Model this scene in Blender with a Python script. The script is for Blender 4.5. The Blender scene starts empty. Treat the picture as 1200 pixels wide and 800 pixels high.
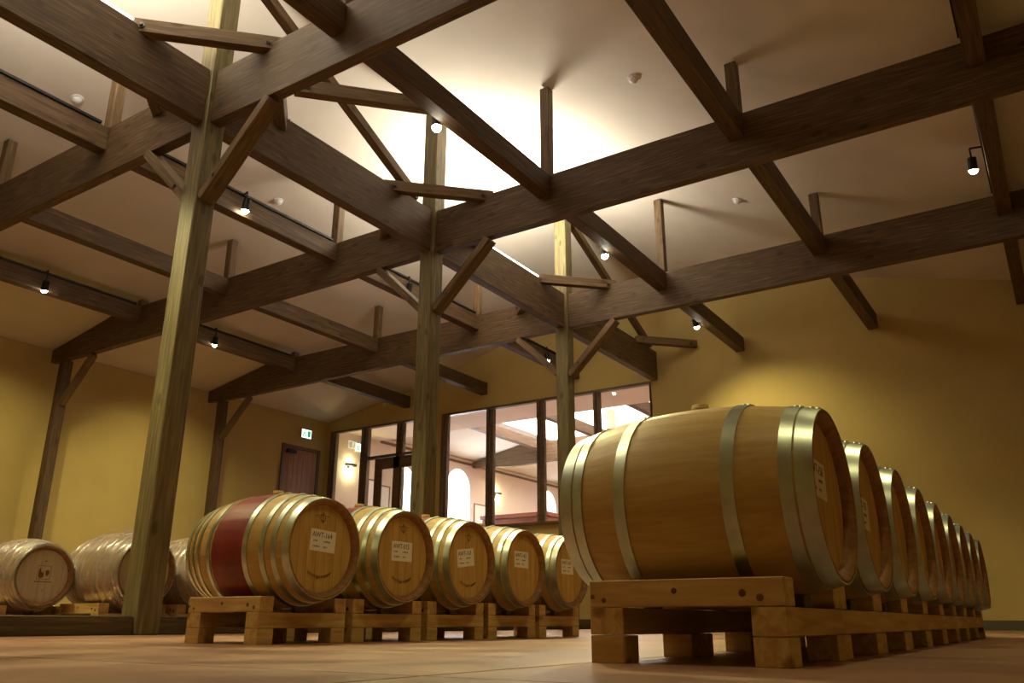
import bpy, bmesh, math, random
from mathutils import Vector, Matrix
random.seed(7)
C = bpy.context.scene.collection
PI = math.pi

# ------------------------------------------------------------------ camera
cam_d = bpy.data.cameras.new('camera'); cam = bpy.data.objects.new('camera', cam_d); C.objects.link(cam)
yaw, pitch, roll = math.radians(33.1854), math.radians(18.5959), math.radians(0.1666)
F = Vector((-math.sin(yaw)*math.cos(pitch), math.cos(yaw)*math.cos(pitch), math.sin(pitch)))
R0 = Vector((math.cos(yaw), math.sin(yaw), 0)); U0 = R0.cross(F)
R = R0*math.cos(roll) + U0*math.sin(roll); U = -R0*math.sin(roll) + U0*math.cos(roll)
M = Matrix((R, U, -F)).transposed().to_4x4(); M.translation = Vector((7.5695, -5.085, 0.1331))
cam.matrix_world = M
cam_d.sensor_width = 36; cam_d.lens = 973.77/1200*36; cam_d.clip_start = 0.02; cam_d.clip_end = 200
bpy.context.scene.camera = cam

# ------------------------------------------------------------------ world, exposure
w = bpy.data.worlds.new('world'); bpy.context.scene.world = w; w.use_nodes = True
w.node_tree.nodes['Background'].inputs[0].default_value = (0.75, 0.86, 1.0, 1)
w.node_tree.nodes['Background'].inputs[1].default_value = 0.25
vs = bpy.context.scene.view_settings
vs.view_transform = 'Standard'; vs.look = 'None'; vs.gamma = 1; vs.use_curve_mapping = False
vs.exposure = 0.0
SPOT_COL = (1.0, 0.87, 0.40); STRIP_COL = (1.0, 0.93, 0.80)
SPOT_W = 440; STRIP_W = 285

def area(name, loc, size, size_y, power, col, rot):
    d = bpy.data.lights.new(name, 'AREA'); d.shape = 'RECTANGLE'; d.size = size; d.size_y = size_y
    d.energy = power; d.color = col
    o = bpy.data.objects.new(name, d); C.objects.link(o); o.location = loc; o.rotation_euler = rot
    return o

# tasting room behind the glass: two added fill lights, then its window's light
area('tasting_room_ceiling_fill', (-5.2, 18.6, 6.42), 9.5, 5.6, 3000, (1.0, 0.90, 0.93), (PI, 0, 0))  # added fill that whitens the ceiling, no fixture there
area('tasting_room_down_fill', (-6.0, 22.5, 5.4), 5, 5, 480, (1.0, 0.88, 0.76), (0, 0, 0))  # added fill for the walls, no fixture there
area('tasting_room_window_light', (-10.45, 19.3, 3.6), 1.4, 3.0, 260, (0.85, 0.88, 1.0), (0, -PI/2, 0))

# ------------------------------------------------------------------ materials
def mat(name): 
    m = bpy.data.materials.new(name); m.use_nodes = True
    return m, m.node_tree.nodes, m.node_tree.links, m.node_tree.nodes['Principled BSDF']
def ramp(n, stops):
    r = n.new('ShaderNodeValToRGB'); e = r.color_ramp.elements
    while len(e) < len(stops): e.new(0.5)
    for i, (p, c) in enumerate(stops): e[i].position = p; e[i].color = (*c, 1)
    return r
def wood(name, dark, mid, light, rough=0.55, grain=(1.2, 22, 22), knots=0.0, bump=0.25, seed=0.0, lam=0.0):
    m, n, l, b = mat(name)
    tc = n.new('ShaderNodeTexCoord'); oi = n.new('ShaderNodeObjectInfo')
    add = n.new('ShaderNodeVectorMath'); add.operation = 'ADD'
    mul = n.new('ShaderNodeVectorMath'); mul.operation = 'SCALE'; mul.inputs[3].default_value = 31.0
    cmb = n.new('ShaderNodeCombineXYZ')
    for i in range(3): l.new(oi.outputs['Random'], cmb.inputs[i])
    l.new(cmb.outputs[0], mul.inputs[0]); l.new(tc.outputs['Object'], add.inputs[0]); l.new(mul.outputs[0], add.inputs[1])
    mp = n.new('ShaderNodeMapping'); mp.inputs['Scale'].default_value = grain; l.new(add.outputs[0], mp.inputs[0])
    n1 = n.new('ShaderNodeTexNoise'); n1.inputs['Scale'].default_value = 1.6; n1.inputs['Detail'].default_value = 6
    n1.inputs['Distortion'].default_value = 0.6; l.new(mp.outputs[0], n1.inputs[0])
    r = ramp(n, [(0.28, dark), (0.52, mid), (0.75, light)]); l.new(n1.outputs[0], r.inputs[0])
    col = r.outputs[0]
    if knots:
        mk = n.new('ShaderNodeMapping'); mk.inputs['Scale'].default_value = (2.2, 5, 5); l.new(add.outputs[0], mk.inputs[0])
        v = n.new('ShaderNodeTexVoronoi'); v.inputs['Scale'].default_value = 1.0; l.new(mk.outputs[0], v.inputs[0])
        kr = ramp(n, [(0.0, (0.16, 0.08, 0.04)), (0.13, (0.34, 0.20, 0.10)), (0.20, (1, 1, 1))]); l.new(v.outputs['Distance'], kr.inputs[0])
        mx = n.new('ShaderNodeMix'); mx.data_type = 'RGBA'; mx.blend_type = 'MULTIPLY'; mx.inputs[0].default_value = knots
        l.new(col, mx.inputs[6]); l.new(kr.outputs[0], mx.inputs[7]); col = mx.outputs[2]
    if lam:
        sx = n.new('ShaderNodeSeparateXYZ'); l.new(tc.outputs['Object'], sx.inputs[0])
        mm = n.new('ShaderNodeMath'); mm.operation = 'PINGPONG'; mm.inputs[1].default_value = 0.02; l.new(sx.outputs[2], mm.inputs[0])
        lr = ramp(n, [(0.0, (0.6, 0.6, 0.6)), (0.12, (1, 1, 1))])
        m2 = n.new('ShaderNodeMath'); m2.operation = 'MULTIPLY'; m2.inputs[1].default_value = 50; l.new(mm.outputs[0], m2.inputs[0]); l.new(m2.outputs[0], lr.inputs[0])
        mx = n.new('ShaderNodeMix'); mx.data_type = 'RGBA'; mx.blend_type = 'MULTIPLY'; mx.inputs[0].default_value = lam
        l.new(col, mx.inputs[6]); l.new(lr.outputs[0], mx.inputs[7]); col = mx.outputs[2]
    l.new(col, b.inputs['Base Color']); b.inputs['Roughness'].default_value = rough
    bp = n.new('ShaderNodeBump'); bp.inputs['Strength'].default_value = bump; bp.inputs['Distance'].default_value = 0.004
    l.new(n1.outputs[0], bp.inputs['Height']); l.new(bp.outputs[0], b.inputs['Normal'])
    return m
def plain(name, col, rough=0.6, metal=0.0, var=0.0, scale=3.0, bump=0.0, bscale=60):
    m, n, l, b = mat(name)
    b.inputs['Base Color'].default_value = (*col, 1); b.inputs['Roughness'].default_value = rough; b.inputs['Metallic'].default_value = metal
    tc = n.new('ShaderNodeTexCoord')
    if var:
        t = n.new('ShaderNodeTexNoise'); t.inputs['Scale'].default_value = scale; t.inputs['Detail'].default_value = 5; l.new(tc.outputs['Object'], t.inputs[0])
        r = ramp(n, [(0.3, tuple(c*(1-var) for c in col)), (0.7, tuple(min(1, c*(1+var)) for c in col))]); l.new(t.outputs[0], r.inputs[0]); l.new(r.outputs[0], b.inputs['Base Color'])
    if bump:
        t = n.new('ShaderNodeTexNoise'); t.inputs['Scale'].default_value = bscale; t.inputs['Detail'].default_value = 3; l.new(tc.outputs['Object'], t.inputs[0])
        bp = n.new('ShaderNodeBump'); bp.inputs['Strength'].default_value = bump; bp.inputs['Distance'].default_value = 0.003
        l.new(t.outputs[0], bp.inputs['Height']); l.new(bp.outputs[0], b.inputs['Normal'])
    return m
def emit(name, col, s):
    m, n, l, b = mat(name); b.inputs['Base Color'].default_value = (*col, 1)
    b.inputs['Emission Color'].default_value = (*col, 1); b.inputs['Emission Strength'].default_value = s
    return m
BEAM = wood('dark_stained_glulam', (0.050, 0.027, 0.010), (0.100, 0.057, 0.023), (0.190, 0.118, 0.055), 0.62, grain=(1.6, 26, 26), knots=0.6, lam=0.45)
PURLIN = wood('dark_stained_purlin_wood', (0.048, 0.025, 0.010), (0.095, 0.053, 0.022), (0.17, 0.102, 0.048), 0.62, knots=0.5)
STRUT = wood('brown_stained_strut_wood', (0.085, 0.048, 0.020), (0.150, 0.092, 0.040), (0.25, 0.165, 0.080), 0.62, knots=0.5)
POST = wood('yellow_lit_post_wood', (0.095, 0.075, 0.030), (0.180, 0.147, 0.060), (0.285, 0.240, 0.105), 0.5, knots=0.6)  # same wood as the beams, yellow lamp light put into its colour
SILL = wood('weathered_sill_wood', (0.05, 0.036, 0.014), (0.10, 0.072, 0.03), (0.17, 0.125, 0.055), 0.6, knots=0.5)
PINE = wood('pallet_pine', (0.40, 0.235, 0.070), (0.56, 0.37, 0.125), (0.70, 0.50, 0.20), 0.6, grain=(1.5, 18, 18), knots=0.8)
OAK = wood('barrel_oak', (0.44, 0.290, 0.082), (0.51, 0.348, 0.107), (0.57, 0.40, 0.137), 0.45, grain=(2.5, 30, 30), bump=0.15)
OAKHEAD = wood('barrel_head_oak', (0.40, 0.235, 0.060), (0.50, 0.315, 0.085), (0.60, 0.40, 0.125), 0.5, grain=(12, 12, 1.2), bump=0.15)
OAKEND = wood('shaded_chime_oak', (0.20, 0.085, 0.028), (0.28, 0.135, 0.042), (0.38, 0.20, 0.065), 0.6)  # oak darkened to carry the shade inside the rim
WINE = plain('wine_red_stain', (0.22, 0.022, 0.020), 0.45, var=0.2, scale=8)
STEEL = plain('galvanised_steel', (0.55, 0.62, 0.54), 0.33, 1.0, var=0.12, scale=14)
DARKMETAL = plain('black_metal', (0.012, 0.012, 0.013), 0.45, 0.3)
BOLTM = plain('bolt_steel', (0.14, 0.12, 0.10), 0.35, 1.0)
CEIL = plain('ceiling_plaster', (0.68, 0.61, 0.50), 0.9, var=0.04, scale=1.5, bump=0.15, bscale=25)
WALL = plain('wall_plaster', (0.50, 0.38, 0.135), 0.9, var=0.05, scale=1.2, bump=0.25, bscale=40)
WALL2 = plain('tasting_room_plaster', (0.72, 0.62, 0.54), 0.9, var=0.03, scale=1.2)
FRAME = wood('window_frame_wood', (0.085, 0.052, 0.028), (0.145, 0.092, 0.050), (0.21, 0.14, 0.078), 0.45)
DOORW = wood('door_red_wood', (0.17, 0.062, 0.016), (0.26, 0.10, 0.026), (0.34, 0.14, 0.04), 0.4, grain=(10, 10, 1.2))
CABW = wood('cabinet_mahogany', (0.16, 0.04, 0.03), (0.22, 0.06, 0.045), (0.3, 0.09, 0.06), 0.3)
PAPER = plain('label_paper', (0.80, 0.76, 0.66), 0.7)
KNOT = plain('pine_knot', (0.13, 0.06, 0.025), 0.7, var=0.3, scale=60)
INK = plain('label_ink', (0.03, 0.025, 0.02), 0.8)
BURN = plain('burnt_brand', (0.17, 0.085, 0.03), 0.8)
RUBBER = plain('cream_silicone_bung', (0.82, 0.66, 0.30), 0.5)
WHITEP = plain('white_plastic', (0.8, 0.78, 0.74), 0.4)
BASEB = plain('baseboard_paint', (0.10, 0.085, 0.045), 0.5)
BULB = emit('spotlight_bulb', (1.0, 0.93, 0.72), 60)
TUBE = emit('light_strip', (1.0, 0.96, 0.90), 9)
DAY = emit('daylit_window', (0.93, 0.95, 1.0), 5)
EXITM = emit('exit_sign_face', (0.75, 1.0, 0.85), 2.6)
EXITG = emit('exit_sign_green', (0.02, 0.35, 0.14), 1.0)
PALEHEAD = wood('pale_barrel_head', (0.50, 0.42, 0.27), (0.60, 0.51, 0.33), (0.68, 0.59, 0.40), 0.6, grain=(12, 12, 1.2), bump=0.1)

def floor_mat():
    m, n, l, b = mat('terracotta_concrete')
    tc = n.new('ShaderNodeTexCoord')
    a = n.new('ShaderNodeTexNoise'); a.inputs['Scale'].default_value = 1.1; a.inputs['Detail'].default_value = 10; a.inputs['Roughness'].default_value = 0.62; a.inputs['Distortion'].default_value = 1.2
    l.new(tc.outputs['Object'], a.inputs[0])
    r = ramp(n, [(0.34, (0.17, 0.078, 0.046)), (0.5, (0.29, 0.150, 0.090)), (0.66, (0.43, 0.265, 0.17))]); l.new(a.outputs[0], r.inputs[0])
    l.new(r.outputs[0], b.inputs['Base Color'])
    rr = ramp(n, [(0.3, (0.30,)*3), (0.7, (0.52,)*3)]); l.new(a.outputs[0], rr.inputs[0]); l.new(rr.outputs[0], b.inputs['Roughness'])
    f = n.new('ShaderNodeTexNoise'); f.inputs['Scale'].default_value = 35; f.inputs['Detail'].default_value = 5; l.new(tc.outputs['Object'], f.inputs[0])
    bp = n.new('ShaderNodeBump'); bp.inputs['Strength'].default_value = 0.25; bp.inputs['Distance'].default_value = 0.004
    l.new(f.outputs[0], bp.inputs['Height']); l.new(bp.outputs[0], b.inputs['Normal'])
    return m
FLOOR = floor_mat()
def glass_mat():
    m, n, l, b = mat('window_glass')
    g = n.new('ShaderNodeBsdfGlossy'); g.inputs['Roughness'].default_value = 0.01; g.inputs[0].default_value = (1, 1, 1, 1)
    t = n.new('ShaderNodeBsdfTransparent'); t.inputs[0].default_value = (0.96, 0.98, 0.97, 1)
    fr = n.new('ShaderNodeFresnel'); fr.inputs[0].default_value = 1.35
    mx = n.new('ShaderNodeMixShader'); l.new(fr.outputs[0], mx.inputs[0]); l.new(t.outputs[0], mx.inputs[1]); l.new(g.outputs[0], mx.inputs[2])
    l.new(mx.outputs[0], n['Material Output'].inputs[0]); return m
GLASS = glass_mat()
def wrap_mat():
    m, n, l, b = mat('stretch_wrap_film')
    tc = n.new('ShaderNodeTexCoord')
    t1 = n.new('ShaderNodeTexNoise'); t1.inputs['Scale'].default_value = 9; t1.inputs['Detail'].default_value = 4; t1.inputs['Distortion'].default_value = 1.5
    mp = n.new('ShaderNodeMapping'); mp.inputs['Scale'].default_value = (2.2, 0.5, 0.5); l.new(tc.outputs['Object'], mp.inputs[0]); l.new(mp.outputs[0], t1.inputs[0])
    bp = n.new('ShaderNodeBump'); bp.inputs['Strength'].default_value = 0.8; bp.inputs['Distance'].default_value = 0.03
    l.new(t1.outputs[0], bp.inputs['Height'])
    g = n.new('ShaderNodeBsdfGlossy'); g.inputs['Roughness'].default_value = 0.10; g.inputs[0].default_value = (1, 0.98, 0.95, 1); l.new(bp.outputs[0], g.inputs['Normal'])
    d = n.new('ShaderNodeBsdfDiffuse'); d.inputs[0].default_value = (0.70, 0.58, 0.50, 1)
    t = n.new('ShaderNodeBsdfTransparent'); t.inputs[0].default_value = (0.95, 0.92, 0.88, 1)
    a = n.new('ShaderNodeMixShader'); a.inputs[0].default_value = 0.55; l.new(d.outputs[0], a.inputs[1]); l.new(g.outputs[0], a.inputs[2])
    r = ramp(n, [(0.35, (0.42,)*3), (0.65, (0.88,)*3)]); l.new(t1.outputs[0], r.inputs[0])
    x = n.new('ShaderNodeMixShader'); l.new(r.outputs[0], x.inputs[0]); l.new(t.outputs[0], x.inputs[1]); l.new(a.outputs[0], x.inputs[2])
    l.new(x.outputs[0], n['Material Output'].inputs[0]); return m
WRAP = wrap_mat()

# ------------------------------------------------------------------ helpers
def mk(name, bm, m, parent=None, smooth=False):
    me = bpy.data.meshes.new(name); bmesh.ops.recalc_face_normals(bm, faces=bm.faces); bm.to_mesh(me); bm.free()
    if smooth:
        for p in me.polygons: p.use_smooth = True
    for x in (m if isinstance(m, (list, tuple)) else [m]): me.materials.append(x)
    return link(name, me, parent)
def link(name, me, parent=None):
    o = bpy.data.objects.new(name, me); C.objects.link(o)
    if parent: o.parent = parent
    return o
def box(bm, lo, hi, bev=0.0, mi=0):
    r = bmesh.ops.create_cube(bm, size=1.0); vs_ = r['verts']
    for v in vs_:
        v.co = Vector([lo[i] + (v.co[i] + 0.5)*(hi[i] - lo[i]) for i in range(3)])
    es = list({e for v in vs_ for e in v.link_edges}); fs = {f for v in vs_ for f in v.link_faces}
    for f in fs: f.material_index = mi
    if bev:
        rr = bmesh.ops.bevel(bm, geom=es, offset=bev, segments=1, affect='EDGES')
        for f in rr['faces']: f.material_index = mi
def cyl(bm, p0, p1, r0, r1=None, seg=16, mi=0, caps=True):
    p0, p1 = Vector(p0), Vector(p1); d = p1 - p0; r1 = r0 if r1 is None else r1
    q = Vector((0, 0, 1)).rotation_difference(d.normalized()).to_matrix().to_4x4(); q.translation = (p0 + p1)/2
    r = bmesh.ops.create_cone(bm, cap_ends=caps, segments=seg, radius1=r0, radius2=r1, depth=d.length, matrix=q)
    for f in {f for v in r['verts'] for f in v.link_faces}: f.material_index = mi
def prism(bm, pts, axis, a, b):
    """pts in the plane of the two other axes (in xyz order), extruded along axis from a to b"""
    def P(p, v):
        c = list(p); c.insert(axis, v); return c
    A = [bm.verts.new(P(p, a)) for p in pts]; B = [bm.verts.new(P(p, b)) for p in pts]
    bm.faces.new(A); bm.faces.new(B[::-1])
    for i in range(len(pts)):
        j = (i + 1) % len(pts); bm.faces.new((A[i], B[i], B[j], A[j]))
def lathe_x(bm, prof, seg=48, mi=0, closed=False):
    """prof: list of (x, r); surface of revolution about local X"""
    rings = []
    for x, r in prof:
        rings.append([bm.verts.new((x, r*math.cos(2*PI*i/seg), r*math.sin(2*PI*i/seg))) for i in range(seg)])
    n = len(rings)
    for k in range(n if closed else n - 1):
        a, b = rings[k], rings[(k + 1) % n]
        for i in range(seg):
            f = bm.faces.new((a[i], a[(i+1) % seg], b[(i+1) % seg], b[i])); f.material_index = mi; f.smooth = True
    return rings
def tag(o, label=None, cat=None, group=None, kind=None):
    if label: o['label'] = label
    if cat: o['category'] = cat
    if group: o['group'] = group
    if kind: o['kind'] = kind
    return o
def empty(name, loc, label=None, cat=None, group=None, rz=0.0):
    o = bpy.data.objects.new(name, None); o.empty_display_size = 0.1; C.objects.link(o); o.location = loc; o.rotation_euler = (0, 0, rz)
    return tag(o, label, cat, group)
def timber(name, p0, p1, wdt, hgt, m, parent=None, bev=0.006, up=Vector((0, 0, 1))):
    """a squared timber from p0 to p1 (centre line), origin at p0, local X along it"""
    p0, p1 = Vector(p0), Vector(p1); d = p1 - p0; L = d.length; x = d.normalized()
    if abs(x.dot(up)) > 0.999: up = Vector((0, 1, 0))
    y = up.cross(x).normalized(); z = x.cross(y)
    bm = bmesh.new(); box(bm, (0, -wdt/2, -hgt/2), (L, wdt/2, hgt/2), bev)
    o = mk(name, bm, m, parent)
    mw = Matrix((x, y, z)).transposed().to_4x4(); mw.translation = p0
    o.matrix_world = mw
    return o
def struct(name, bm, m, parent=None):
    o = mk(name, bm, m, parent)
    if parent is None: o['kind'] = 'structure'
    return o
def copy_tree(o, parent=None):
    c = o.copy(); C.objects.link(c)
    if parent: c.parent = parent
    for ch in o.children: copy_tree(ch, c)
    return c

# ------------------------------------------------------------------ measured geometry (metres)
L = 4.1835; XW = 10.76; YW = 12.69; YN = -7.2; YF = 27.5
S = (2.115, 4.936, 7.626)
HB, HT = 5.56, 6.265          # main beams
PB, PT = 5.913, 6.238         # purlins
def zc(x):
    x = abs(x)
    return 8.33 - 0.25*x if x < 7.6 else 6.43 - (x - 7.6)*(6.43 - 5.86)/(XW - 7.6)

# ------------------------------------------------------------------ shell
def seg_box(name, lo, hi, m, parent=None, bev=0.0):
    bm = bmesh.new(); box(bm, lo, hi, bev); return struct(name, bm, m, parent)
fl = seg_box('floor', (-XW-0.15, YN, -0.30), (XW+0.15, YF, -0.03), FLOOR)
xs = [-XW, -6.1, 0.02, 6.13, XW]; ys = [YN, -3.3, 0.9, 5.1, 9.3, YW]
for i in range(4):
    for j in range(5):
        bm = bmesh.new(); box(bm, (xs[i]+0.005, ys[j]+0.005, -0.03), (xs[i+1]-0.005, ys[j+1]-0.005, 0.0), 0.004)
        mk('floor_slab', bm, FLOOR, fl)
bm = bmesh.new(); box(bm, (-XW, YW+0.01, -0.03), (XW, YF, 0.0)); mk('floor_slab', bm, FLOOR, fl)
# ceiling: the two pitched soffits, a fold near the eaves
bm = bmesh.new()
xsC = [-XW-0.15, -7.6, 0, 7.6, XW+0.15]
prism(bm, [(x, zc(x) if abs(x) <= XW else zc(XW)-0.02) for x in xsC] + [(x, zc(x) + 0.15) for x in xsC[::-1]], 1, YN, YF)
struct('ceiling', bm, CEIL)
seg_box('wall_left', (-XW-0.15, YN, 0), (-XW, YF, 5.86), WALL)
seg_box('wall_right', (XW, YN, 0), (XW+0.15, YF, 5.86), WALL)
def gable(name, y0, y1, m):
    bm = bmesh.new(); prism(bm, [(-XW, 0), (-XW, 5.86), (-7.6, 6.43), (0, 8.33), (7.6, 6.43), (XW, 5.86), (XW, 0)], 1, y0, y1); return struct(name, bm, m)
gable('wall_near', YN-0.15, YN, WALL)
gable('wall_beyond', YF, YF+0.15, WALL2)
# far wall of the hall, with its glazed openings: left x -10.62..-6.9 (to the floor), right x -6.36..-0.10, sill z 2.38, head 5.56
ZL = 6.27
bm = bmesh.new()
y0, y1 = YW, YW+0.16
box(bm, (-XW, y0, 0), (-10.60, y1, ZL-0.42)); box(bm, (-10.60, y0, 5.56), (-8.9, y1, ZL-0.42)); 
prism(bm, [(-10.76, ZL-0.42), (-10.76, 5.86), (-8.7, 6.22), (-8.4, ZL), (8.4, ZL), (8.7, 6.22), (10.76, 5.86), (10.76, ZL-0.42)], 1, y0, y1)
box(bm, (-8.9, y0, 5.56), (-0.10, y1, ZL-0.42)); box(bm, (-6.9, y0, 0), (-6.36, y1, 5.56))
box(bm, (-6.36, y0, 0), (-0.10, y1, 2.38)); box(bm, (-0.10, y0, 0), (XW, y1, ZL-0.42))
struct('wall_back', bm, WALL)
bm = bmesh.new(); prism(bm, [(-8.4, ZL), (-7.6, 6.43), (0, 8.33), (7.6, 6.43), (8.4, ZL)], 1, y0+0.045, y1); struct('wall_back_gable', bm, WALL)
seg_box('baseboard_back', (-0.10, YW-0.025, 0), (XW, YW, 0.17), BASEB)
seg_box('baseboard_left', (-XW, YN, 0), (-XW+0.025, 10.8, 0.17), BASEB)

# ------------------------------------------------------------------ windows in the far wall
def glazed(name, x0, x1, z0, z1, mulls, extra=None):
    r = empty(name, ((x0+x1)/2, YW, z0)); r['kind'] = 'structure'
    ox, oz = (x0+x1)/2, z0
    def piece(n, lo, hi, m):
        bm = bmesh.new(); box(bm, (lo[0]-ox, lo[1]-YW, lo[2]-oz), (hi[0]-ox, hi[1]-YW, hi[2]-oz), 0.004); return mk(n, bm, m, r)
    ya, yb = YW-0.03, YW+0.12
    piece('window_head', (x0, ya, z1-0.06), (x1, yb, z1), FRAME)
    piece('window_sill', (x0, ya-0.03, z0), (x1, yb, z0+0.07), FRAME)
    edges = [x0] + [v for mm in mulls for v in mm] + [x1]
    for a, b in mulls: 
        c = (a+b)/2
        piece('mullion', (a, ya, z0+0.07), (c-0.01, yb, z1-0.06), FRAME); piece('mullion', (c+0.01, ya+0.02, z0+0.07), (b, yb, z1-0.06), FRAME)
    for k in range(0, len(edges)-1, 2):
        a, b = edges[k], edges[k+1]
        if b - a > 0.05: piece('pane', (a, YW+0.05, z0+0.07), (b, YW+0.062, z1-0.06), GLASS)
    return r, piece
glazed('window_1', -6.36, -0.10, 2.38, 5.56, [(-6.36, -6.16), (-4.85, -4.64), (-3.28, -3.08), (-1.65, -1.49), (-0.14, -0.10)])
w2, piece = glazed('window_2', -10.60, -6.9, 0.0, 5.56, [(-10.60, -10.38), (-9.33, -9.07), (-7.97, -7.74), (-7.04, -6.90)])
piece('transom', (-9.07, YW-0.03, 4.56), (-7.04, YW+0.12, 4.64), FRAME)
dr = empty('door_1', (-8.7, YW, 0)); dr['kind'] = 'structure'
def dpiece(n, lo, hi, m, par=dr, o=(-8.7, YW, 0)):
    bm = bmesh.new(); box(bm, [lo[i]-o[i] for i in range(3)], [hi[i]-o[i] for i in range(3)], 0.004); return mk(n, bm, m, par)
dpiece('door_stile', (-8.72, YW-0.05, 0.07), (-8.44, YW-0.01, 4.54), FRAME)
dpiece('door_stile', (-8.02, YW-0.05, 0.07), (-7.80, YW-0.01, 4.54), FRAME)
dpiece('door_stile', (-7.20, YW-0.05, 0.07), (-7.05, YW-0.01, 4.54), FRAME)
dpiece('door_rail', (-8.44, YW-0.05, 4.22), (-7.20, YW-0.01, 4.54), FRAME)
dpiece('door_rail', (-8.44, YW-0.05, 0.07), (-7.20, YW-0.01, 0.5), FRAME)
dpiece('door_glass', (-8.44, YW-0.035, 0.5), (-7.20, YW-0.025, 4.22), GLASS)
# wooden door in the left wall with its closer
d2 = empty('door_2', (-XW, 11.68, 0)); d2['kind'] = 'structure'
o2 = (-XW, 11.68, 0)
dpiece('door_frame', (-XW, 10.94, 0), (-XW+0.06, 11.03, 4.95), FRAME, d2, o2)
dpiece('door_frame', (-XW, 12.30, 0), (-XW+0.06, 12.40, 4.95), FRAME, d2, o2)
dpiece('door_frame', (-XW, 11.03, 4.86), (-XW+0.06, 12.30, 4.95), FRAME, d2, o2)
for k in range(7):
    a = 11.035 + k*0.1803; dpiece('door_board', (-XW, a, 0.01), (-XW+0.035, a+0.176, 4.855), DOORW, d2, o2)
dpiece('door_closer', (-XW+0.035, 11.08, 4.70), (-XW+0.12, 11.42, 4.80), DARKMETAL, d2, o2)
def exit_sign(loc, label):
    r = empty('exit_sign', loc, label, 'exit sign')
    bm = bmesh.new(); box(bm, (0, -0.20, -0.14), (0.07, 0.20, 0.14), 0.01); mk('sign_housing', bm, WHITEP, r)
    bm = bmesh.new(); box(bm, (0.07, -0.18, -0.12), (0.076, 0.18, 0.12)); mk('sign_face', bm, EXITM, r)
    bm = bmesh.new()  # running figure and doorway pictogram
    box(bm, (0.076, 0.03, -0.09), (0.079, 0.15, 0.09)); box(bm, (0.0762, -0.12, -0.02), (0.079, -0.06, 0.05)); box(bm, (0.0762, -0.15, -0.09), (0.079, -0.10, -0.02)); box(bm, (0.0762, -0.07, -0.09), (0.079, -0.02, -0.02)); box(bm, (0.0762, -0.10, 0.06), (0.079, -0.06, 0.09))
    mk('sign_pictogram', bm, EXITG, r)
exit_sign((-XW, 11.78, 5.35), 'small lit green and white exit sign above the red wooden door')
exit_sign((-XW, 14.05, 5.32), 'lit exit sign on the wall behind the glass partition')

# ------------------------------------------------------------------ timber frame
R_NAMES = ['nearest', 'middle', 'far']          # the three frames standing at y = 0, L, 2L
for k in range(3):
    y = k*L
    lab = ['thick square timber post standing nearest, left of the red-banded barrel', 'square timber post rising behind the left row of barrels, middle of three', 'slimmest-looking square timber post behind the large front barrel'][k]
    p = timber('timber_post', (0, y, 0), (0, y, zc(0)-0.01), 0.26, 0.26, POST, bev=0.012, up=Vector((0, 1, 0)))
    tag(p, lab, 'post', 'square posts carrying the roof frame')
def cross_beam(y, side, lab):
    bm = bmesh.new(); s = side
    pts = [(s*0.135, HB), (s*0.135, HT), (s*8.55, HT), (s*8.85, zc(8.85)-0.01), (s*(XW-0.02), zc(XW-0.02)-0.01), (s*(XW-0.02), 5.56), (s*9.2, 5.53)]
    prism(bm, [(a - 0, b-HB) for a, b in pts], 1, -0.07, 0.07)
    bmesh.ops.bevel(bm, geom=[e for e in bm.edges if abs(e.verts[0].co.y-e.verts[1].co.y) < 1e-5], offset=0.006, segments=1, affect='EDGES')
    o = mk('cross_beam', bm, BEAM); o.location = (0, y, HB)
    return tag(o, lab, 'beam', 'laminated cross beams')
CB = {(0, -1): 'dark laminated cross beam running from the nearest post toward the left edge', (0, 1): 'dark laminated cross beam leaving the nearest post to the upper right',
      (1, -1): 'long dark cross beam from the middle post to the left wall, tapered at its end', (1, 1): 'broad dark cross beam sweeping from the middle post to the upper right corner',
      (2, -1): 'farthest dark cross beam running left from the far post to the left wall', (2, 1): 'farthest dark cross beam running right from the far post to the right edge'}
for (k, s), lab in CB.items(): cross_beam(k*L, s, lab)
RB = ['heavy ridge-line beam entering at the upper left and ending at the nearest post', 'heavy ridge-line beam between the nearest post and the middle post', 'heavy ridge-line beam between the middle and far posts, lit strip on top', 'heavy ridge-line beam from the far post to the back wall above the windows']
ends = [(YN+0.02, -0.135), (0.135, L-0.135), (L+0.135, 2*L-0.135), (2*L+0.135, YW-0.005)]
for (a, b), lab in zip(ends, RB):
    o = timber('ridge_beam', (0, a, (HB+HT)/2), (0, b, (HB+HT)/2), 0.172, HT-HB, BEAM, bev=0.008); tag(o, lab, 'beam', 'laminated beams along the row of posts')
# purlins
pos_word = {-3: 'purlin row by the left wall', -2: 'middle left-hand purlin row', -1: 'purlin row just left of the posts',
            1: 'purlin row just right of the posts', 2: 'second purlin row right of the posts', 3: 'purlin row at the right edge'}
bay_word = ['in front of nearest cross beam', 'between nearest and middle cross beams', 'between middle and farthest cross beams', 'end touching back wall']
bays = [(YN+0.02, -0.072), (0.072, L-0.072), (L+0.072, 2*L-0.072), (2*L+0.072, YW-0.005)]
for i in (-3, -2, -1, 1, 2, 3):
    x = math.copysign(S[abs(i)-1], i)
    for b, (a, e) in enumerate(bays):
        if (i == 3 and b in (0,)): continue
        o = timber('purlin', (x, a, (PB+PT)/2), (x, e, (PB+PT)/2), 0.20, PT-PB, PURLIN)
        tag(o, 'dark %s, %s' % (pos_word[i], bay_word[b]), 'purlin', 'purlins between the cross beams')
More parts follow.
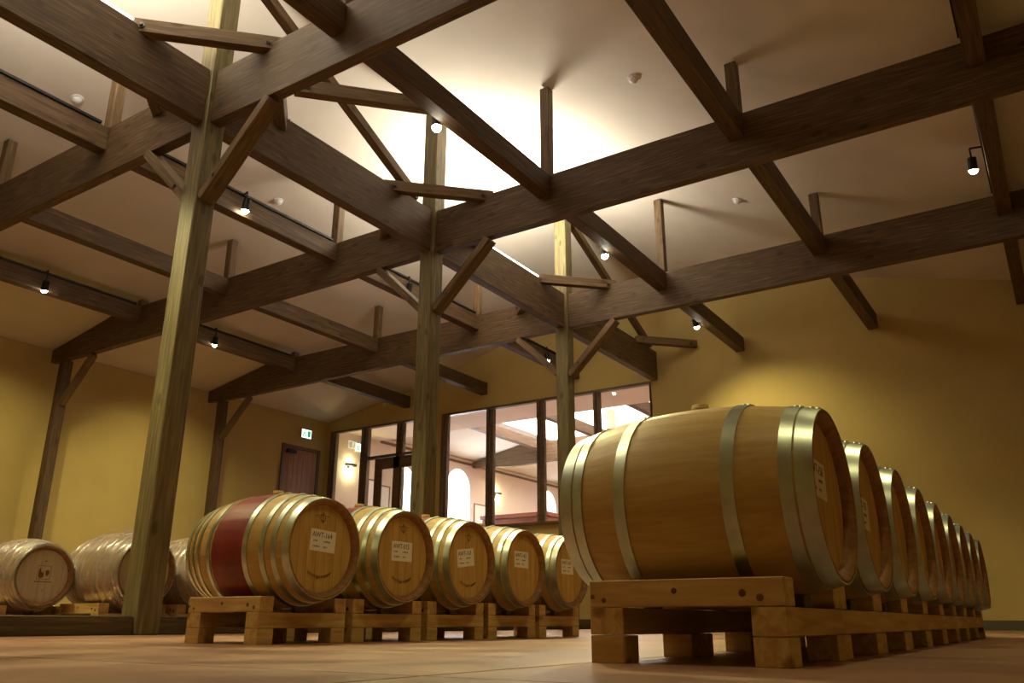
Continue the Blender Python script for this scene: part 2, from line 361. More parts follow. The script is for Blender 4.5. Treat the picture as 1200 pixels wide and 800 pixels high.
# short king posts on the cross beams
kw = {-3: 'tiny stub', -2: 'short upright', -1: 'upright', 1: 'tall upright', 2: 'upright', 3: 'short upright'}
for k in range(3):
    for i in (-3, -2, -1, 1, 2, 3):
        x = math.copysign(S[abs(i)-1], i); y = k*L
        zt = min(zc(x-0.075), zc(x+0.075)) - 0.008
        o = timber('king_post', (x, y, HT+0.002), (x, y, zt), 0.145, 0.145, STRUT, up=Vector((0, 1, 0)))
        tag(o, '%s on the %s cross beam, %s' % (kw[i], ['nearest', 'middle', 'farthest'][k], pos_word[i]), 'king post', 'uprights between beams and ceiling')
# horizontal corner braces (with bolt heads) around each post
def corner_brace(a, b, lab, wdt=0.13, hgt=0.17, z=None):
    if z: a, b = (a[0], a[1], z), (b[0], b[1], z)
    o = timber('corner_brace', a, b, wdt, hgt, STRUT); tag(o, lab, 'brace', 'diagonal corner braces on the beams')
    Ln = (Vector(b)-Vector(a)).length
    for t in (0.16, Ln-0.16):
        bm = bmesh.new(); cyl(bm, (t, -wdt/2-0.001, -0.01), (t, -wdt/2-0.012, -0.01), 0.036, seg=16); cyl(bm, (t, -wdt/2-0.012, -0.01), (t, -wdt/2-0.045, -0.01), 0.022, seg=6)
        mk('bolt', bm, BOLTM, o)
zb = HT + 0.005; d_ = 1.05
cw = ['nearest post', 'middle post', 'far post']
for k in range(3):
    y = k*L
    corner_brace((-0.06, y-d_-0.06, zb), (d_+0.06, y+0.06, zb), 'long horizontal bolted brace crossing in front of the %s' % cw[k])
    corner_brace((-d_-0.02, y+0.02, zb), (0.02, y-d_-0.02, zb), 'end-on corner brace at the left front of the %s' % cw[k], 0.13, 0.25, zb-0.075)
    corner_brace((-d_-0.02, y-0.02, zb), (0.02, y+d_+0.02, zb), 'corner brace behind and left of the %s' % cw[k], 0.13, 0.25, zb-0.075)
    corner_brace((d_+0.02, y-0.02, zb), (-0.02, y+d_+0.02, zb), 'corner brace behind and right of the %s' % cw[k], 0.13, 0.25, zb-0.075)
corner_brace((0.05, 11.6, zb), (1.10, YW-0.02, zb), 'corner brace tying the last ridge-line beam to the back wall')
corner_brace((0.64, 0.66, 6.28), (2.02, 2.12, 6.28), 'diagonal tie from the nearest post out to the lit purlin', 0.13, 0.18)
# sloping struts in the ridge plane
for a, b, lab in (((0, 0.14, 8.10), (0, 3.75, 6.36), 'thin sloping strut running down from the nearest post to the middle post'),
                  ((0, 2*L+0.14, 8.12), (0, 12.50, 6.38), 'thin sloping strut running down from the far post to the back wall')):
    tag(timber('sloping_strut', a, b, 0.13, 0.14, STRUT), lab, 'strut', 'sloping struts on the ridge line')
# knee braces on the posts
def knee(a, b, lab):
    o = timber('knee_brace', a, b, 0.11, 0.20, STRUT, up=Vector((0, 1, 0)))
    tag(o, lab, 'brace', 'slanting knee braces')
    d = (Vector(b)-Vector(a)); Ln = d.length
    bm = bmesh.new(); cyl(bm, (0.3, 0.0, -0.098), (0.3, 0.0, -0.12), 0.025, seg=8); mk('bolt', bm, BOLTM, o)
for k in range(3):
    y = k*L
    knee((0.13, y, 4.60), (1.12, y, HB-0.02), 'knee brace slanting up right from the %s to its cross beam' % cw[k])
    knee((-0.13, y, 4.66), (-1.05, y, HB-0.02), 'knee brace slanting up left from the %s to its cross beam' % cw[k])
for k in (1, 2):
    y = k*L
    p = timber('wall_post', (-10.2, y, 0), (-10.2, y, 5.53), 0.2, 0.2, PURLIN, up=Vector((0, 1, 0)))
    tag(p, 'slim dark wall post under the end of the %s cross beam by the left wall' % ['', 'middle', 'farthest'][k], 'post', 'slim posts along the left wall')
    o = timber('knee_brace', (-10.10, y, 4.55), (-9.15, y, 5.50), 0.12, 0.13, STRUT, up=Vector((0, 1, 0)))
    tag(o, 'small knee brace on the wall post of the %s cross beam' % ['', 'middle', 'farthest'][k], 'brace', 'knee braces on the wall posts')
# floor sill along the row of posts
for k, ((a, b), wd) in enumerate(zip([(YN+0.02, -0.135), (0.135, L-0.135), (L+0.135, 2*L-0.135), (2*L+0.135, YW-0.03)], ['left of the nearest post, under the wrapped barrels', 'right of the nearest post, behind the left row pallets', 'behind the left row between middle and far posts', 'beyond the far post'])):
    o = timber('floor_sill', (0, a, 0.086), (0, b, 0.086), 0.18, 0.168, SILL, bev=0.008)
    tag(o, 'weathered sill timber on the floor ' + wd, 'sill', 'floor sill timbers')

# ------------------------------------------------------------------ lights of the hall
def uplight(y0, y1, lab):
    r = empty('light_strip', (0.03, (y0+y1)/2, HT), lab, 'light fixture', 'uplight strips on the ridge beam')
    h = (y1-y0)/2
    bm = bmesh.new(); box(bm, (-0.04, -h, 0.0), (0.04, h, 0.02), 0.002); mk('strip_housing', bm, WHITEP, r)
    bm = bmesh.new(); cyl(bm, (0.02, -h+0.02, 0.040), (0.02, h-0.02, 0.040), 0.018, seg=12); mk('lamp_tube', bm, TUBE, r, smooth=True)
    a = area('strip_lamp', (0, 0, 0.09), 0.10, 2*h-0.6, STRIP_W*(2*h)/1.6, STRIP_COL, (PI, 0, 0)); a.parent = r
uplight(-3.2, -1.10, 'bright light strip on the ridge-line beam at the upper left corner')
uplight(5.1, 7.37, 'bright light strip on the ridge-line beam between middle and far posts')
def track(x, y0, y1, side, lab):
    o = timber('light_track', (x, y0, PT+0.022), (x, y1, PT+0.022), 0.045, 0.04, DARKMETAL, bev=0.003)
    tag(o, lab, 'light track', 'black tracks on the purlins')
def spot(x, y, aim, lab, power=1.0, angle=86, blend=0.55, out=0.0, drop=0.24):
    """fixture: arm from the track, tilted cylinder, bulb; x is the purlin edge where the track runs"""
    r = empty('track_spotlight', (x, y, PT+0.02), lab, 'spotlight', 'track spotlights')
    s = 0.10*out
    bm = bmesh.new(); cyl(bm, (0, 0, 0.0), (s, 0, 0.02), 0.014, seg=10); cyl(bm, (s, 0, 0.02), (s, 0, -drop+0.05), 0.012, seg=10); mk('bracket', bm, DARKMETAL, r)
    loc = Vector((s, 0, -drop)); W = Vector((x, y, PT+0.02)) + loc
    d = (Vector(aim) - W).normalized()
    up_ = Vector((0, 0, -1)) if d.z < -0.3 else d
    ax = (d*0.5 + Vector((0, 0, -1))*0.5).normalized()
    bm = bmesh.new(); 
    cyl(bm, loc - ax*0.10, loc + ax*0.07, 0.055, 0.06, seg=20, caps=False); cyl(bm, loc - ax*0.105, loc - ax*0.10, 0.055, seg=20)
    mk('lamp_housing', bm, DARKMETAL, r, smooth=False)
    bm = bmesh.new(); bmesh.ops.create_uvsphere(bm, u_segments=16, v_segments=10, radius=0.058, matrix=Matrix.Translation(loc + ax*0.066)); mk('bulb', bm, BULB, r, smooth=True)
    ld = bpy.data.lights.new('spotlight_lamp', 'SPOT'); ld.energy = SPOT_W*power; ld.color = SPOT_COL; ld.spot_size = math.radians(angle); ld.spot_blend = blend; ld.shadow_soft_size = 0.05
    lo = bpy.data.objects.new('spotlight_lamp', ld); C.objects.link(lo); lo.parent = r; lo.location = loc + ax*0.13
    lo.rotation_euler = d.to_track_quat('-Z', 'Y').to_euler()
xS1, xS3, xT1, xT3 = -S[0]+0.10, -S[2]+0.10, S[0]-0.10, S[2]-0.10
track(xS1, YN+0.3, -0.20, 1, 'black light track on the left-hand purlin nearest the upper left corner')
track(xS1, 0.3, L-0.2, 1, 'black light track behind the nearest post, carrying a starry spotlight')
track(xS1, L+0.3, 2*L-0.2, 1, 'black light track glimpsed just right of the middle post')
track(xS1, 2*L+0.3, YW-0.4, 1, 'black light track above the windows by the far post')
track(xS3, 0.3, L-0.2, 1, 'black light track on the wall-side purlin at the left edge')
track(xS3, L+0.3, 2*L-0.2, 1, 'black light track on the wall-side purlin right of the nearest post')
track(xT1, 0.3, L-0.2, 1, 'black light track on the purlin right of the nearest post')
track(xT1, L+0.3, 2*L-0.2, 1, 'black light track on the purlin right of the middle post')
track(xT1, 2*L+0.3, YW-0.3, 1, 'black light track on the purlin stub right of the far post')
track(xT3, L+0.3, 2*L-0.2, 1, 'black light track on the purlin at the right edge')
track(xT3, 0.3, L-0.2, 1, 'black light track on the purlin in the upper right corner')
wl = -XW
spot(xS1, 2.10, (-4.5, 2.6, 0), 'glowing spotlight just right of the nearest post top', 1.3, out=1, drop=0.22)
spot(xS1, 5.95, (-4.5, 6.3, 0), 'spotlight glowing behind the right edge of the middle post', 1.0, out=0.6)
spot(xS1, 11.0, (-1.5, 12.0, 0), 'small dark spotlight hanging left of the far post, above the windows', 0.5, out=0.6)
spot(xS3, 2.10, (wl-0.3, 3.2, 0.6), 'glowing spotlight at the left edge near the left wall', 1.1, 94, 0.9, out=1, drop=0.30)
spot(xS3, 5.88, (wl-0.3, 7.2, 0.6), 'glowing spotlight near the left wall, right of the nearest post', 1.1, 94, 0.9, out=1, drop=0.30)
spot(xT1, 1.80, (5.2, -0.8, 0), 'brightest spotlight, above the middle post', 1.7, out=-0.7, drop=0.33)
spot(xT1, 6.30, (5.4, 3.6, 0), 'spotlight above and right of the far post', 1.7, out=-0.7, drop=0.33)
spot(xT1, 10.4, (3.6, 14.3, 0.5), 'spotlight close to the back wall above the large barrel', 1.0, 100, 0.85, out=-0.7, drop=0.33)
spot(xT3, 6.65, (6.8, 9.0, 0.0), 'spotlight hanging from the purlin at the right edge', 0.8, 80, out=-1.6)
# fixtures of the bays behind and beside the camera, same kind, outside the picture
spot(xT1, -2.6, (4.2, -0.6, 0.5), 'track spotlight above the left row, outside the picture', 0.7)
spot(xT3, 1.0, (6.0, 1.2, 0.2), 'track spotlight over the right row of barrels, outside the picture', 0.45, out=-1)
spot(xT3, -3.2, (5.5, -3.0, 0.2), 'track spotlight over the front barrel, outside the picture', 0.25, out=-1)
spot(xS1, -2.4, (-0.6, 0.2, 0.2), 'track spotlight over the wrapped barrels, outside the picture', 2.0)
spot(xS3, -2.1, (wl-0.3, -0.9, 0.6), 'track spotlight washing the left wall, outside the picture', 1.1, 94, 0.9, out=1, drop=0.30)
# smoke detectors
for (x, y), lab in {(-3.57, 0.18): 'round white smoke detector on the ceiling at the far left', (-3.52, 4.0): 'round white smoke detector near the spotlight by the nearest post',
                    (3.54, 4.21): 'round white smoke detector on the ceiling at the top centre right', (3.59, 8.5): 'small white smoke detector above the farthest cross beam'}.items():
    r = empty('smoke_detector', (x, y, zc(x)), lab, 'smoke detector', 'smoke detectors'); r.rotation_euler = (0, math.atan(0.25)*(1 if x > 0 else -1), 0)
    bm = bmesh.new(); cyl(bm, (0, 0, -0.02), (0, 0, 0), 0.085, 0.09, seg=24); mk('mounting_plate', bm, WHITEP, r)
    bm = bmesh.new(); bmesh.ops.create_uvsphere(bm, u_segments=20, v_segments=10, radius=0.068, matrix=Matrix.Translation((0, 0, -0.03)) @ Matrix.Diagonal((1, 1, 0.8, 1))); mk('sensor_dome', bm, WHITEP, r, smooth=True)

# ------------------------------------------------------------------ pallets
CZ = 0.5586
def make_pallet(ya, yb, xa, xb):
    """origin on the floor under the barrel's head end centre; x from xa to xb (negative), y from ya to yb"""
    r = empty('barrel_pallet', (0, 0, 0))
    def p(n, lo, hi):
        # local origin at the low corner, long axis to X
        d = [hi[i]-lo[i] for i in range(3)]; ax = max(range(3), key=lambda i: d[i])
        bm = bmesh.new()
        if ax == 1:
            box(bm, (0, -d[0], 0), (d[1], 0, d[2]), 0.003); o = mk(n, bm, PINE, r); o.location = lo; o.rotation_euler = (0, 0, PI/2)
        else:
            box(bm, (0, 0, 0), tuple(d), 0.003); o = mk(n, bm, PINE, r); o.location = lo
        return o
    t = 0.112
    for a, b in ((xa, xa+0.125), (xb-t, xb)):
        p('leg_block', (a, ya, 0), (b, ya+0.12, 0.088)); p('leg_block', (a, yb-0.12, 0), (b, yb, 0.088))
        p('cross_bar', (a, ya, 0.090), (b, yb, 0.178))
        # saddle that carries the barrel
        bm = bmesh.new()
        c_ = (a+b)/2; box(bm, (c_-0.02, -0.045, 0.179), (c_+0.02, 0.045, 0.222), 0.003)
        mk('support_pad', bm, SILL, r)
    rl = p('rail', (xa, ya, 0.180), (xb, ya+0.105, 0.268))
    for kx, kz, kr in ((0.055, 0.022, 0.009), (0.005, 0.034, 0.008), (0.315, 0.050, 0.010), (0.545, 0.040, 0.012), (0.600, 0.026, 0.012)):
        bm = bmesh.new(); cyl(bm, (max(kx, 0.012), -0.0006, kz), (max(kx, 0.012), 0.002, kz), kr, seg=14); k_ = mk('knot', bm, KNOT, rl)
    p('rail', (xa, yb-0.105, 0.180), (xb, yb, 0.268))
    return r

# ------------------------------------------------------------------ barrels: origin under the +X head end centre, axis along X at z = CZ
LEN = 0.95
def rad(x, rb):      # outer stave radius, x from 0 (head end) to -LEN
    t = (x + LEN/2)/(LEN/2); return 0.300 + (rb-0.300)*(1 - abs(t)**2.1)
def build_barrel(kind):
    RBIL = 0.362
    r = empty('wine_barrel', (0, 0, 0))
    bm = bmesh.new(); seg = 96; n = 30
    prof = [(-0.046, 0.263), (-0.030, 0.268), (0.0, 0.287), (-0.001, 0.2985)]
    prof += [(-LEN*i/n, rad(-LEN*i/n, RBIL)) for i in range(1, n)]
    prof += [(-LEN+0.001, 0.2985), (-LEN, 0.287), (-LEN+0.030, 0.268), (-LEN+0.046, 0.263)]
    rings = []
    for x, rr in prof:
        rg = []
        for i in range(seg):
            k = rr*(0.9945 if (i % 3 == 0 and rr > 0.27) else 1.0)     # a fine groove where staves meet
            a = 2*PI*i/seg; rg.append(bm.verts.new((x, k*math.cos(a), k*math.sin(a))))
        rings.append(rg)
    band = (-0.632, -0.348)
    for k in range(len(rings)-1):
        xm = (prof[k][0]+prof[k+1][0])/2
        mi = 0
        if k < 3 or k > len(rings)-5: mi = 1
        if kind in ('red', 'red3') and band[0] < xm < band[1]: mi = 2
        for i in range(seg):
            f = bm.faces.new((rings[k][i], rings[k][(i+1) % seg], rings[k+1][(i+1) % seg], rings[k+1][i])); f.material_index = mi; f.smooth = True
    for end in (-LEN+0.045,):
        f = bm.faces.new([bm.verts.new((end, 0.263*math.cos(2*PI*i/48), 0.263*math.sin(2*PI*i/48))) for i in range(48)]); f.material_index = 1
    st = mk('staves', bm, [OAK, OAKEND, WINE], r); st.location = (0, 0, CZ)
    # head boards: vertical planks trimmed to the circle
    nb = 7; RH = 0.263; wdt = 2*RH/nb
    for k in range(nb):
        ya = -RH + k*wdt + 0.0012; yb = -RH + (k+1)*wdt - 0.0012
        pts = []
        for q in range(7):
            y = ya + (yb-ya)*q/6; pts.append((y, math.sqrt(max(RH*RH-y*y, 1e-6))))
        poly = pts + [(y, -z) for y, z in pts[::-1]]
        bm = bmesh.new(); prism(bm, poly, 0, -0.062, -0.042 + (0.0006 if k % 2 else 0))
        o = mk('head_board', bm, PALEHEAD if kind == 'wrapped' else OAKHEAD, r); o.location = (0, 0, CZ)
    hoops = {'plain': [(0.0, 0.056), (0.063, 0.106), (0.25, 0.296)], 'red': [(0.0, 0.046), (0.088, 0.122), (0.172, 0.206), (0.305, 0.342)],
             'red3': [(0.0, 0.046), (0.062, 0.098), (0.16, 0.196), (0.305, 0.342)], 'wrapped': [(0.0, 0.046), (0.09, 0.125), (0.18, 0.215), (0.30, 0.335)]}[kind]
    for a, b in hoops:
        k2 = 0.88 if kind.startswith('red') else 1.0
        for x0, x1 in ((-a, -b), (-LEN+a*k2, -LEN+b*k2)):
            bm = bmesh.new(); xm = (x0+x1)/2
            h0, h1 = rad(x0, RBIL), rad(x1, RBIL)
            lathe_x(bm, [(x0, h0-0.001), (x0, h0+0.0045)], 80); lathe_x(bm, [(x0, h0+0.0045), (x1, h1+0.0045)], 80); lathe_x(bm, [(x1, h1+0.0045), (x1, h1-0.001)], 80)
            for ph in (0.10, 0.16):
                for xx in (x0*0.7+x1*0.3, x0*0.3+x1*0.7):
                    a_ = PI/2 + ph; rr = rad(xx, RBIL)+0.0040
                    cyl(bm, (xx, rr*math.cos(a_), rr*math.sin(a_)), (xx, (rr+0.005)*math.cos(a_), (rr+0.005)*math.sin(a_)), 0.008, 0.005, seg=8)
            o = mk('hoop', bm, STEEL, r); o.location = (0, 0, CZ)
    bm = bmesh.new(); cyl(bm, (-LEN/2, 0, RBIL-0.004), (-LEN/2, 0, RBIL+0.010), 0.032, 0.034, seg=24); cyl(bm, (-LEN/2, 0, RBIL+0.010), (-LEN/2, 0, RBIL+0.026), 0.036, 0.032, seg=24)
    o = mk('bung', bm, RUBBER, r); o.location = (0, 0, CZ)
    return r
def text_mesh(txt, size, m, name='lettering'):
    cu = bpy.data.curves.new(name, 'FONT'); cu.body = txt; cu.size = size; cu.align_x = 'LEFT'; cu.extrude = 0.0004; cu.resolution_u = 2
    t = bpy.data.objects.new(name, cu); C.objects.link(t)
    dg = bpy.context.evaluated_depsgraph_get(); me = bpy.data.meshes.new_from_object(t.evaluated_get(dg))
    bpy.data.objects.remove(t); bpy.data.curves.remove(cu)
    me.materials.clear(); me.materials.append(m)
    # text plane XY -> head plane: x -> +y, y -> +z, z -> +x
    me.transform(Matrix(((0, 0, 1, 0), (1, 0, 0, 0), (0, 1, 0, 0), (0, 0, 0, 1))))
    return me
rows_me = None
def card(barrel, txt, y, z, rot=0.0, wd=0.215, ht=0.132):
    global rows_me
    bm = bmesh.new(); box(bm, (0, 0, 0), (0.0012, wd, ht)); c = mk('label_card', bm, PAPER, barrel)
    c.location = (-0.0405, y, CZ + z); c.rotation_euler = (rot, 0, 0)
    tm = link('lettering', text_mesh(txt, 0.043, INK), c); tm.location = (0.0014, 0.014, ht-0.048); tm.scale = (1, 0.95, 1.1)
    if rows_me is None:
        bm = bmesh.new(); rnd = random.Random(3)
        for zz, spans in ((0.046, ((0.018, 0.040), (0.078, 0.112))), (0.018, ((0.018, 0.052), (0.080, 0.098)))):
            for a, b in spans:
                yq = a
                while yq < b:
                    s = 0.006; hgt_ = 0.011*rnd.uniform(0.7, 1)
                    box(bm, (0, yq, zz), (0.0006, yq+0.0018, zz+hgt_)); box(bm, (0, yq, zz+hgt_*rnd.uniform(.3, .8)), (0.0006, yq+s, zz+hgt_*0.9)); yq += s+0.002
        me = bpy.data.meshes.new('small_print'); bm.to_mesh(me); bm.free(); me.materials.append(INK); rows_me = me
    p = link('small_print', rows_me, c); p.location = (0.0014, 0, 0); p.scale = (1, 1.45, 1.2); p['kind'] = 'stuff'
def stamp(barrel, y, z):
    """burnt cooper's mark: a small round crest with two bars, and a faint arc of marks near the foot"""
    bm = bmesh.new()
    for i in range(10):
        a = 2*PI*i/10; box(bm, (0, y+0.022*math.cos(a)-0.005, z+0.022*math.sin(a)-0.005), (0.0005, y+0.022*math.cos(a)+0.005, z+0.022*math.sin(a)+0.005))
    box(bm, (0, y-0.004, z-0.034), (0.0005, y+0.004, z+0.038)); box(bm, (0, y-0.055, z+0.010), (0.0005, y-0.026, z+0.014)); box(bm, (0, y+0.026, z+0.010), (0.0005, y+0.055, z+0.014))
    rnd = random.Random(5)
    for i in range(16):
        a = PI*1.5 + (i-7.5)*0.075; rr = 0.175; yy, zz = rr*math.cos(a), rr*math.sin(a)
        box(bm, (0, yy-0.004, zz-0.010), (0.0005, yy-0.001, zz+0.010)); box(bm, (0, yy-0.004, zz+rnd.uniform(-0.01, 0.006)), (0.0005, yy+0.006, zz+0.010))
    o = mk('burnt_mark', bm, BURN, barrel); o['kind'] = 'stuff'; o.location = (-0.0410, 0, CZ)

pal_R = make_pallet(-0.40, 0.335, -0.78, -0.101); pal_L = make_pallet(-0.357, 0.352, -0.788, -0.137)
proto_plain, proto_red, proto_red3, proto_wrap = build_barrel('plain'), build_barrel('red'), build_barrel('red3'), build_barrel('wrapped')
used = set()
def place(proto, loc, label, cat, group):
    o = proto if proto.name not in used else copy_tree(proto)
    used.add(proto.name) if o is proto else None
    o.location = loc; return tag(o, label, cat, group)
ordw = ['nearest', 'second', 'third', 'fourth', 'fifth', 'sixth', 'seventh', 'eighth', 'last and smallest-looking']
# right row
BX, BY, SP = 6.9135, -1.9878, 0.7416
for k in range(9):
    x, y = BX - 0.0049*k, BY + SP*k
    lab = 'largest plain tan oak barrel with steel hoops, nearest in the right row' if k == 0 else '%s plain tan oak barrel counting back along the right row' % ordw[k]
    b = place(proto_plain, (x, y, 0), lab, 'barrel', 'plain oak barrels in the right row')
    lab = 'pine pallet frame under the largest front barrel' if k == 0 else 'pine pallet frame under the %s barrel of the right row' % ordw[k]
    place(pal_R, (x, y, 0), lab, 'pallet', 'pine pallets under the right row')
    right_rows = [b] if k == 0 else right_rows + [b]
# left row
LX, LY, LS = 3.7184, -1.2943, 0.7689
lw = ['nearest barrel of the left row, wine-red middle band and label card reading AWT-164', 'second red-banded barrel of the left row, card reading AWT-015', 'third barrel of the left row, with a tilted label card', 'fourth barrel of the left row, light oak head with an upright card', 'fifth barrel of the left row, half hidden by the large front barrel']
left = []
for k in range(5):
    x, y = LX + 0.0062*k, LY + LS*k
    left.append(place(proto_red if k < 3 else proto_red3, (x, y, 0), lw[k], 'barrel', 'red-banded barrels in the left row'))
    place(pal_L, (x, y, 0), ['pine pallet frame under the nearest barrel of the left row', 'pine pallet frame under the second barrel of the left row', 'pine pallet frame under the third barrel of the left row', 'pine pallet frame under the fourth barrel of the left row', 'pine pallet frame under the fifth, half hidden barrel of the left row'][k], 'pallet', 'pine pallets under the left row')
# wrapped barrels behind the sill
wraps = [((-1.29, -0.29, 0), 1.0, 'plastic-wrapped barrel at the left edge with a pale head bearing a crest'), ((-0.62, 0.42, 0), 1.10, 'plastic-wrapped barrel partly hidden behind the nearest post'), ((-0.50, 1.25, 0), 1.10, 'plastic-wrapped barrel between the nearest post and the red-banded barrel')]
# film over a barrel
bm = bmesh.new(); rnd = random.Random(11)
prof = []
nn = 44
for i in range(nn+1):
    x = 0.004 - (LEN+0.008)*i/nn; prof.append((x, rad(min(0, max(-LEN, x)), 0.362) + 0.012 + 0.006*math.sin(i*1.7) + rnd.uniform(-0.003, 0.003)))
rg = lathe_x(bm, prof, 64)
for ring in rg:
    for v in ring:
        a = math.atan2(v.co.z, v.co.y); v.co.z += 0.018*max(0, math.sin(a))**3
film_o = mk('plastic_wrap', bm, WRAP, None, smooth=True); film_o.location = (0, 0, CZ); film_o.parent = proto_wrap
wr = []
for (loc, sc, lab) in wraps:
    o = place(proto_wrap, loc, lab, 'barrel', 'plastic-wrapped barrels behind the sill'); o.scale = (sc, sc, sc); wr.append(o)
for (loc, sc, lab), w_ in zip(wraps, ['at the left edge', 'left of the nearest post', 'right of the nearest post']):
    p = place(pal_L, (loc[0], loc[1], 0), 'pine pallet under the wrapped barrel ' + w_, 'pallet', 'pine pallets under the wrapped barrels'); p.scale = (sc, sc, sc)
# cards and marks (after copying, so each barrel has its own)
for b, (t, y, z, rt) in zip(left, [('AWT-164', -0.100, -0.015, -0.05), ('AWT-015', -0.115, -0.035, 0.0), ('AWT-163', -0.135, -0.045, 0.12), ('AWT-162', -0.13, 0.0, -0.01), ('AWT-161', -0.13, -0.02, 0.0)]):
    card(b, t, y, z, rt)
for b in left[:3]: stamp(b, 0.0, 0.185)
card(right_rows[0], 'AWT-158', -0.185, -0.01, -0.05); card(right_rows[1], 'AWT-157', -0.175, -0.05, -0.05)
# crest on the wrapped barrel's pale head
bm = bmesh.new()
def fr(y0_, z0_, y1_, z1_, t=0.004):
    box(bm, (0, y0_, z0_), (0.0006, y1_, z0_+t)); box(bm, (0, y0_, z1_-t), (0.0006, y1_, z1_)); box(bm, (0, y0_, z0_), (0.0006, y0_+t, z1_)); box(bm, (0, y1_-t, z0_), (0.0006, y1_, z1_))
fr(-0.085, -0.03, 0.055, 0.105)
prism(bm, [(-0.07, 0.0), (-0.07, 0.06), (-0.055, 0.09), (-0.045, 0.05), (-0.03, 0.03), (-0.02, 0.06), (-0.012, 0.0), (-0.03, -0.018), (-0.055, -0.018)], 0, 0, 0.0006)
prism(bm, [(0.0, 0.06), (0.04, 0.06), (0.038, 0.02), (0.02, 0.0), (0.002, 0.02)], 0, 0, 0.0006)
for i in range(12): box(bm, (0, -0.10+i*0.015, -0.062), (0.0006, -0.10+i*0.015+0.009, -0.048))
cyl(bm, (0, -0.01, 0.15), (0.001, -0.01, 0.15), 0.008, seg=10); cyl(bm, (0, -0.01, -0.14), (0.001, -0.01, -0.14), 0.006, seg=10)
o = mk('crest_print', bm, BURN, wr[0]); o['kind'] = 'stuff'; o.location = (-0.0405, 0.02, CZ)

# ------------------------------------------------------------------ tasting room seen through the glass
bm = bmesh.new(); box(bm, (-XW, YW+0.16, 5.72), (4.2, 15.05, 5.86)); struct('trim_1', bm, WALL2)
seg_box('wall_tasting_room_right', (4.2, YW+0.16, 0), (4.35, YF, 6.2), WALL2)
seg_box('wall_tasting_room_left', (-XW, YW+0.16, 0), (-XW+0.012, YF, 5.84), WALL2)
seg_box('trim_2', (-XW+0.012, 15.05, 5.66), (-XW+0.05, YF, 5.74), FRAME)
def arch_window(n, y0_, y1_, z0_, z1_):
    r = empty(n, (-XW+0.012, (y0_+y1_)/2, z0_)); r['kind'] = 'structure'; yc, h = (y0_+y1_)/2, (y1_-y0_)/2
    pts = [(-h, 0), (-h, z1_-z0_-h)] + [(-h*math.cos(PI*i/16), z1_-z0_-h + h*math.sin(PI*i/16)) for i in range(1, 16)] + [(h, z1_-z0_-h), (h, 0)]
    bm = bmesh.new(); prism(bm, pts, 0, 0.004, 0.02); mk('pane', bm, DAY, r)
    bm = bmesh.new(); box(bm, (0.004, -h-0.06, -0.08), (0.09, h+0.06, 0.0)); mk('window_ledge', bm, WHITEP, r)
arch_window('window_3', 18.66, 20.05, 2.0, 5.42); arch_window('window_4', 16.05, 16.75, 2.0, 5.05); arch_window('window_5', 25.0, 26.4, 2.0, 5.42)
o = empty('roof_truss_beam', (0, 20.3, HB), 'pale grey arched beam crossing the room behind the glass', 'beam')
bm = bmesh.new()
pts = [(-XW+0.02, 5.60), (-XW+0.02, 5.80), (-8.9, zc(8.9)-0.02), (-8.6, 6.27), (4.1, 6.27), (4.1, 5.60), (-6.5, 5.56), (-9.0, 5.50)]
prism(bm, [(a, b-HB) for a, b in pts], 1, -0.1, 0.1); mk('arched_beam', bm, BEAM, o)
for x in (-S[1], -S[0]):
    bm = bmesh.new(); box(bm, (x-0.12, -0.1, HT-HB+0.005), (x+0.12, 0.1, zc(x)-HB-0.03)); mk('king_post', bm, STRUT, o)
for i, lab in ((0, 'nearest the ridge'), (1, 'in the middle'), (2, 'closest to the left wall')):
    x = -S[i]; tag(timber('purlin', (x, 15.10, (PB+PT)/2), (x, 20.19, (PB+PT)/2), 0.2, PT-PB, PURLIN), 'dark purlin behind the glass partition, %s' % lab, 'purlin')
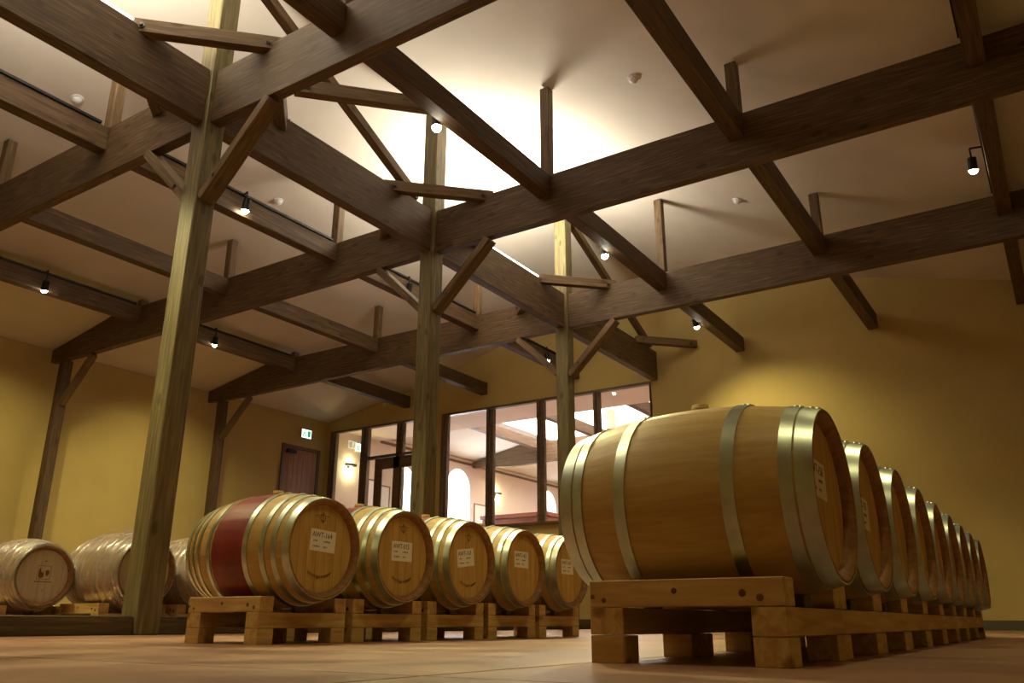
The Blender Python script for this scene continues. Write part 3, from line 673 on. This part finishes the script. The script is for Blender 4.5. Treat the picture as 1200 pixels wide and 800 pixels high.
def sconce(y, z, lab):
    r = empty('wall_sconce', (-XW+0.012, y, z), lab, 'wall lamp')
    bm = bmesh.new(); box(bm, (0, -0.05, -0.08), (0.03, 0.05, 0.08), 0.004); mk('back_plate', bm, DARKMETAL, r)
    bm = bmesh.new(); box(bm, (0.03, -0.2, 0.0), (0.17, 0.2, 0.07), 0.006); mk('shade', bm, DARKMETAL, r)
    bm = bmesh.new(); bmesh.ops.create_uvsphere(bm, u_segments=12, v_segments=8, radius=0.04, matrix=Matrix.Translation((0.1, 0, -0.06))); mk('bulb', bm, BULB, r, smooth=True)
    for zz, p in ((-0.14, 30), (0.12, 14)):
        ld = bpy.data.lights.new('sconce_lamp', 'POINT'); ld.energy = p; ld.color = SPOT_COL; ld.shadow_soft_size = 0.05
        lo = bpy.data.objects.new('sconce_lamp', ld); C.objects.link(lo); lo.parent = r; lo.location = (0.12, 0, zz)
sconce(13.66, 4.68, 'wall lamp glowing yellow behind the leftmost window pane'); sconce(21.77, 4.80, 'wall lamp over the red cabinet seen through the glass')
def notice(y0_, y1_, z0_, z1_, lab, x=-XW+0.012):
    r = empty('picture_frame', (x, (y0_+y1_)/2, z0_), lab, 'picture frame'); h = (y1_-y0_)/2; H = z1_-z0_
    bm = bmesh.new(); box(bm, (0.01, -h+0.04, 0.04), (0.015, h-0.04, H-0.04)); mk('sheet', bm, WHITEP, r)
    bm = bmesh.new()
    box(bm, (0, -h, 0), (0.03, h, 0.04)); box(bm, (0, -h, H-0.04), (0.03, h, H)); box(bm, (0, -h, 0.04), (0.03, -h+0.04, H-0.04)); box(bm, (0, h-0.04, 0.04), (0.03, h, H-0.04)); mk('frame_edge', bm, FRAME, r)
notice(14.55, 15.05, 2.4, 4.42, 'tall framed sheet behind the second window pane'); notice(15.15, 15.62, 2.6, 4.30, 'framed sheet seen through the glazed door')
notice(20.35, 21.25, 3.2, 4.30, 'small framed notice right of the arched window')
r = empty('serving_cabinet', (-8.2, 19.2, 0), 'tall red-brown cabinet seen through the middle window pane', 'cabinet')
bm = bmesh.new(); box(bm, (-1.0, -0.5, 0), (1.6, 0.9, 3.42), 0.01); mk('cabinet_body', bm, CABW, r)
bm = bmesh.new(); box(bm, (-1.06, -0.56, 3.42), (1.66, 0.96, 3.56), 0.01); mk('cornice', bm, CABW, r)
for k in range(3):
    bm = bmesh.new(); box(bm, (-0.95+k*0.86, -0.53, 0.2), (-0.13+k*0.86, -0.50, 3.2), 0.01); mk('cabinet_door', bm, CABW, r)
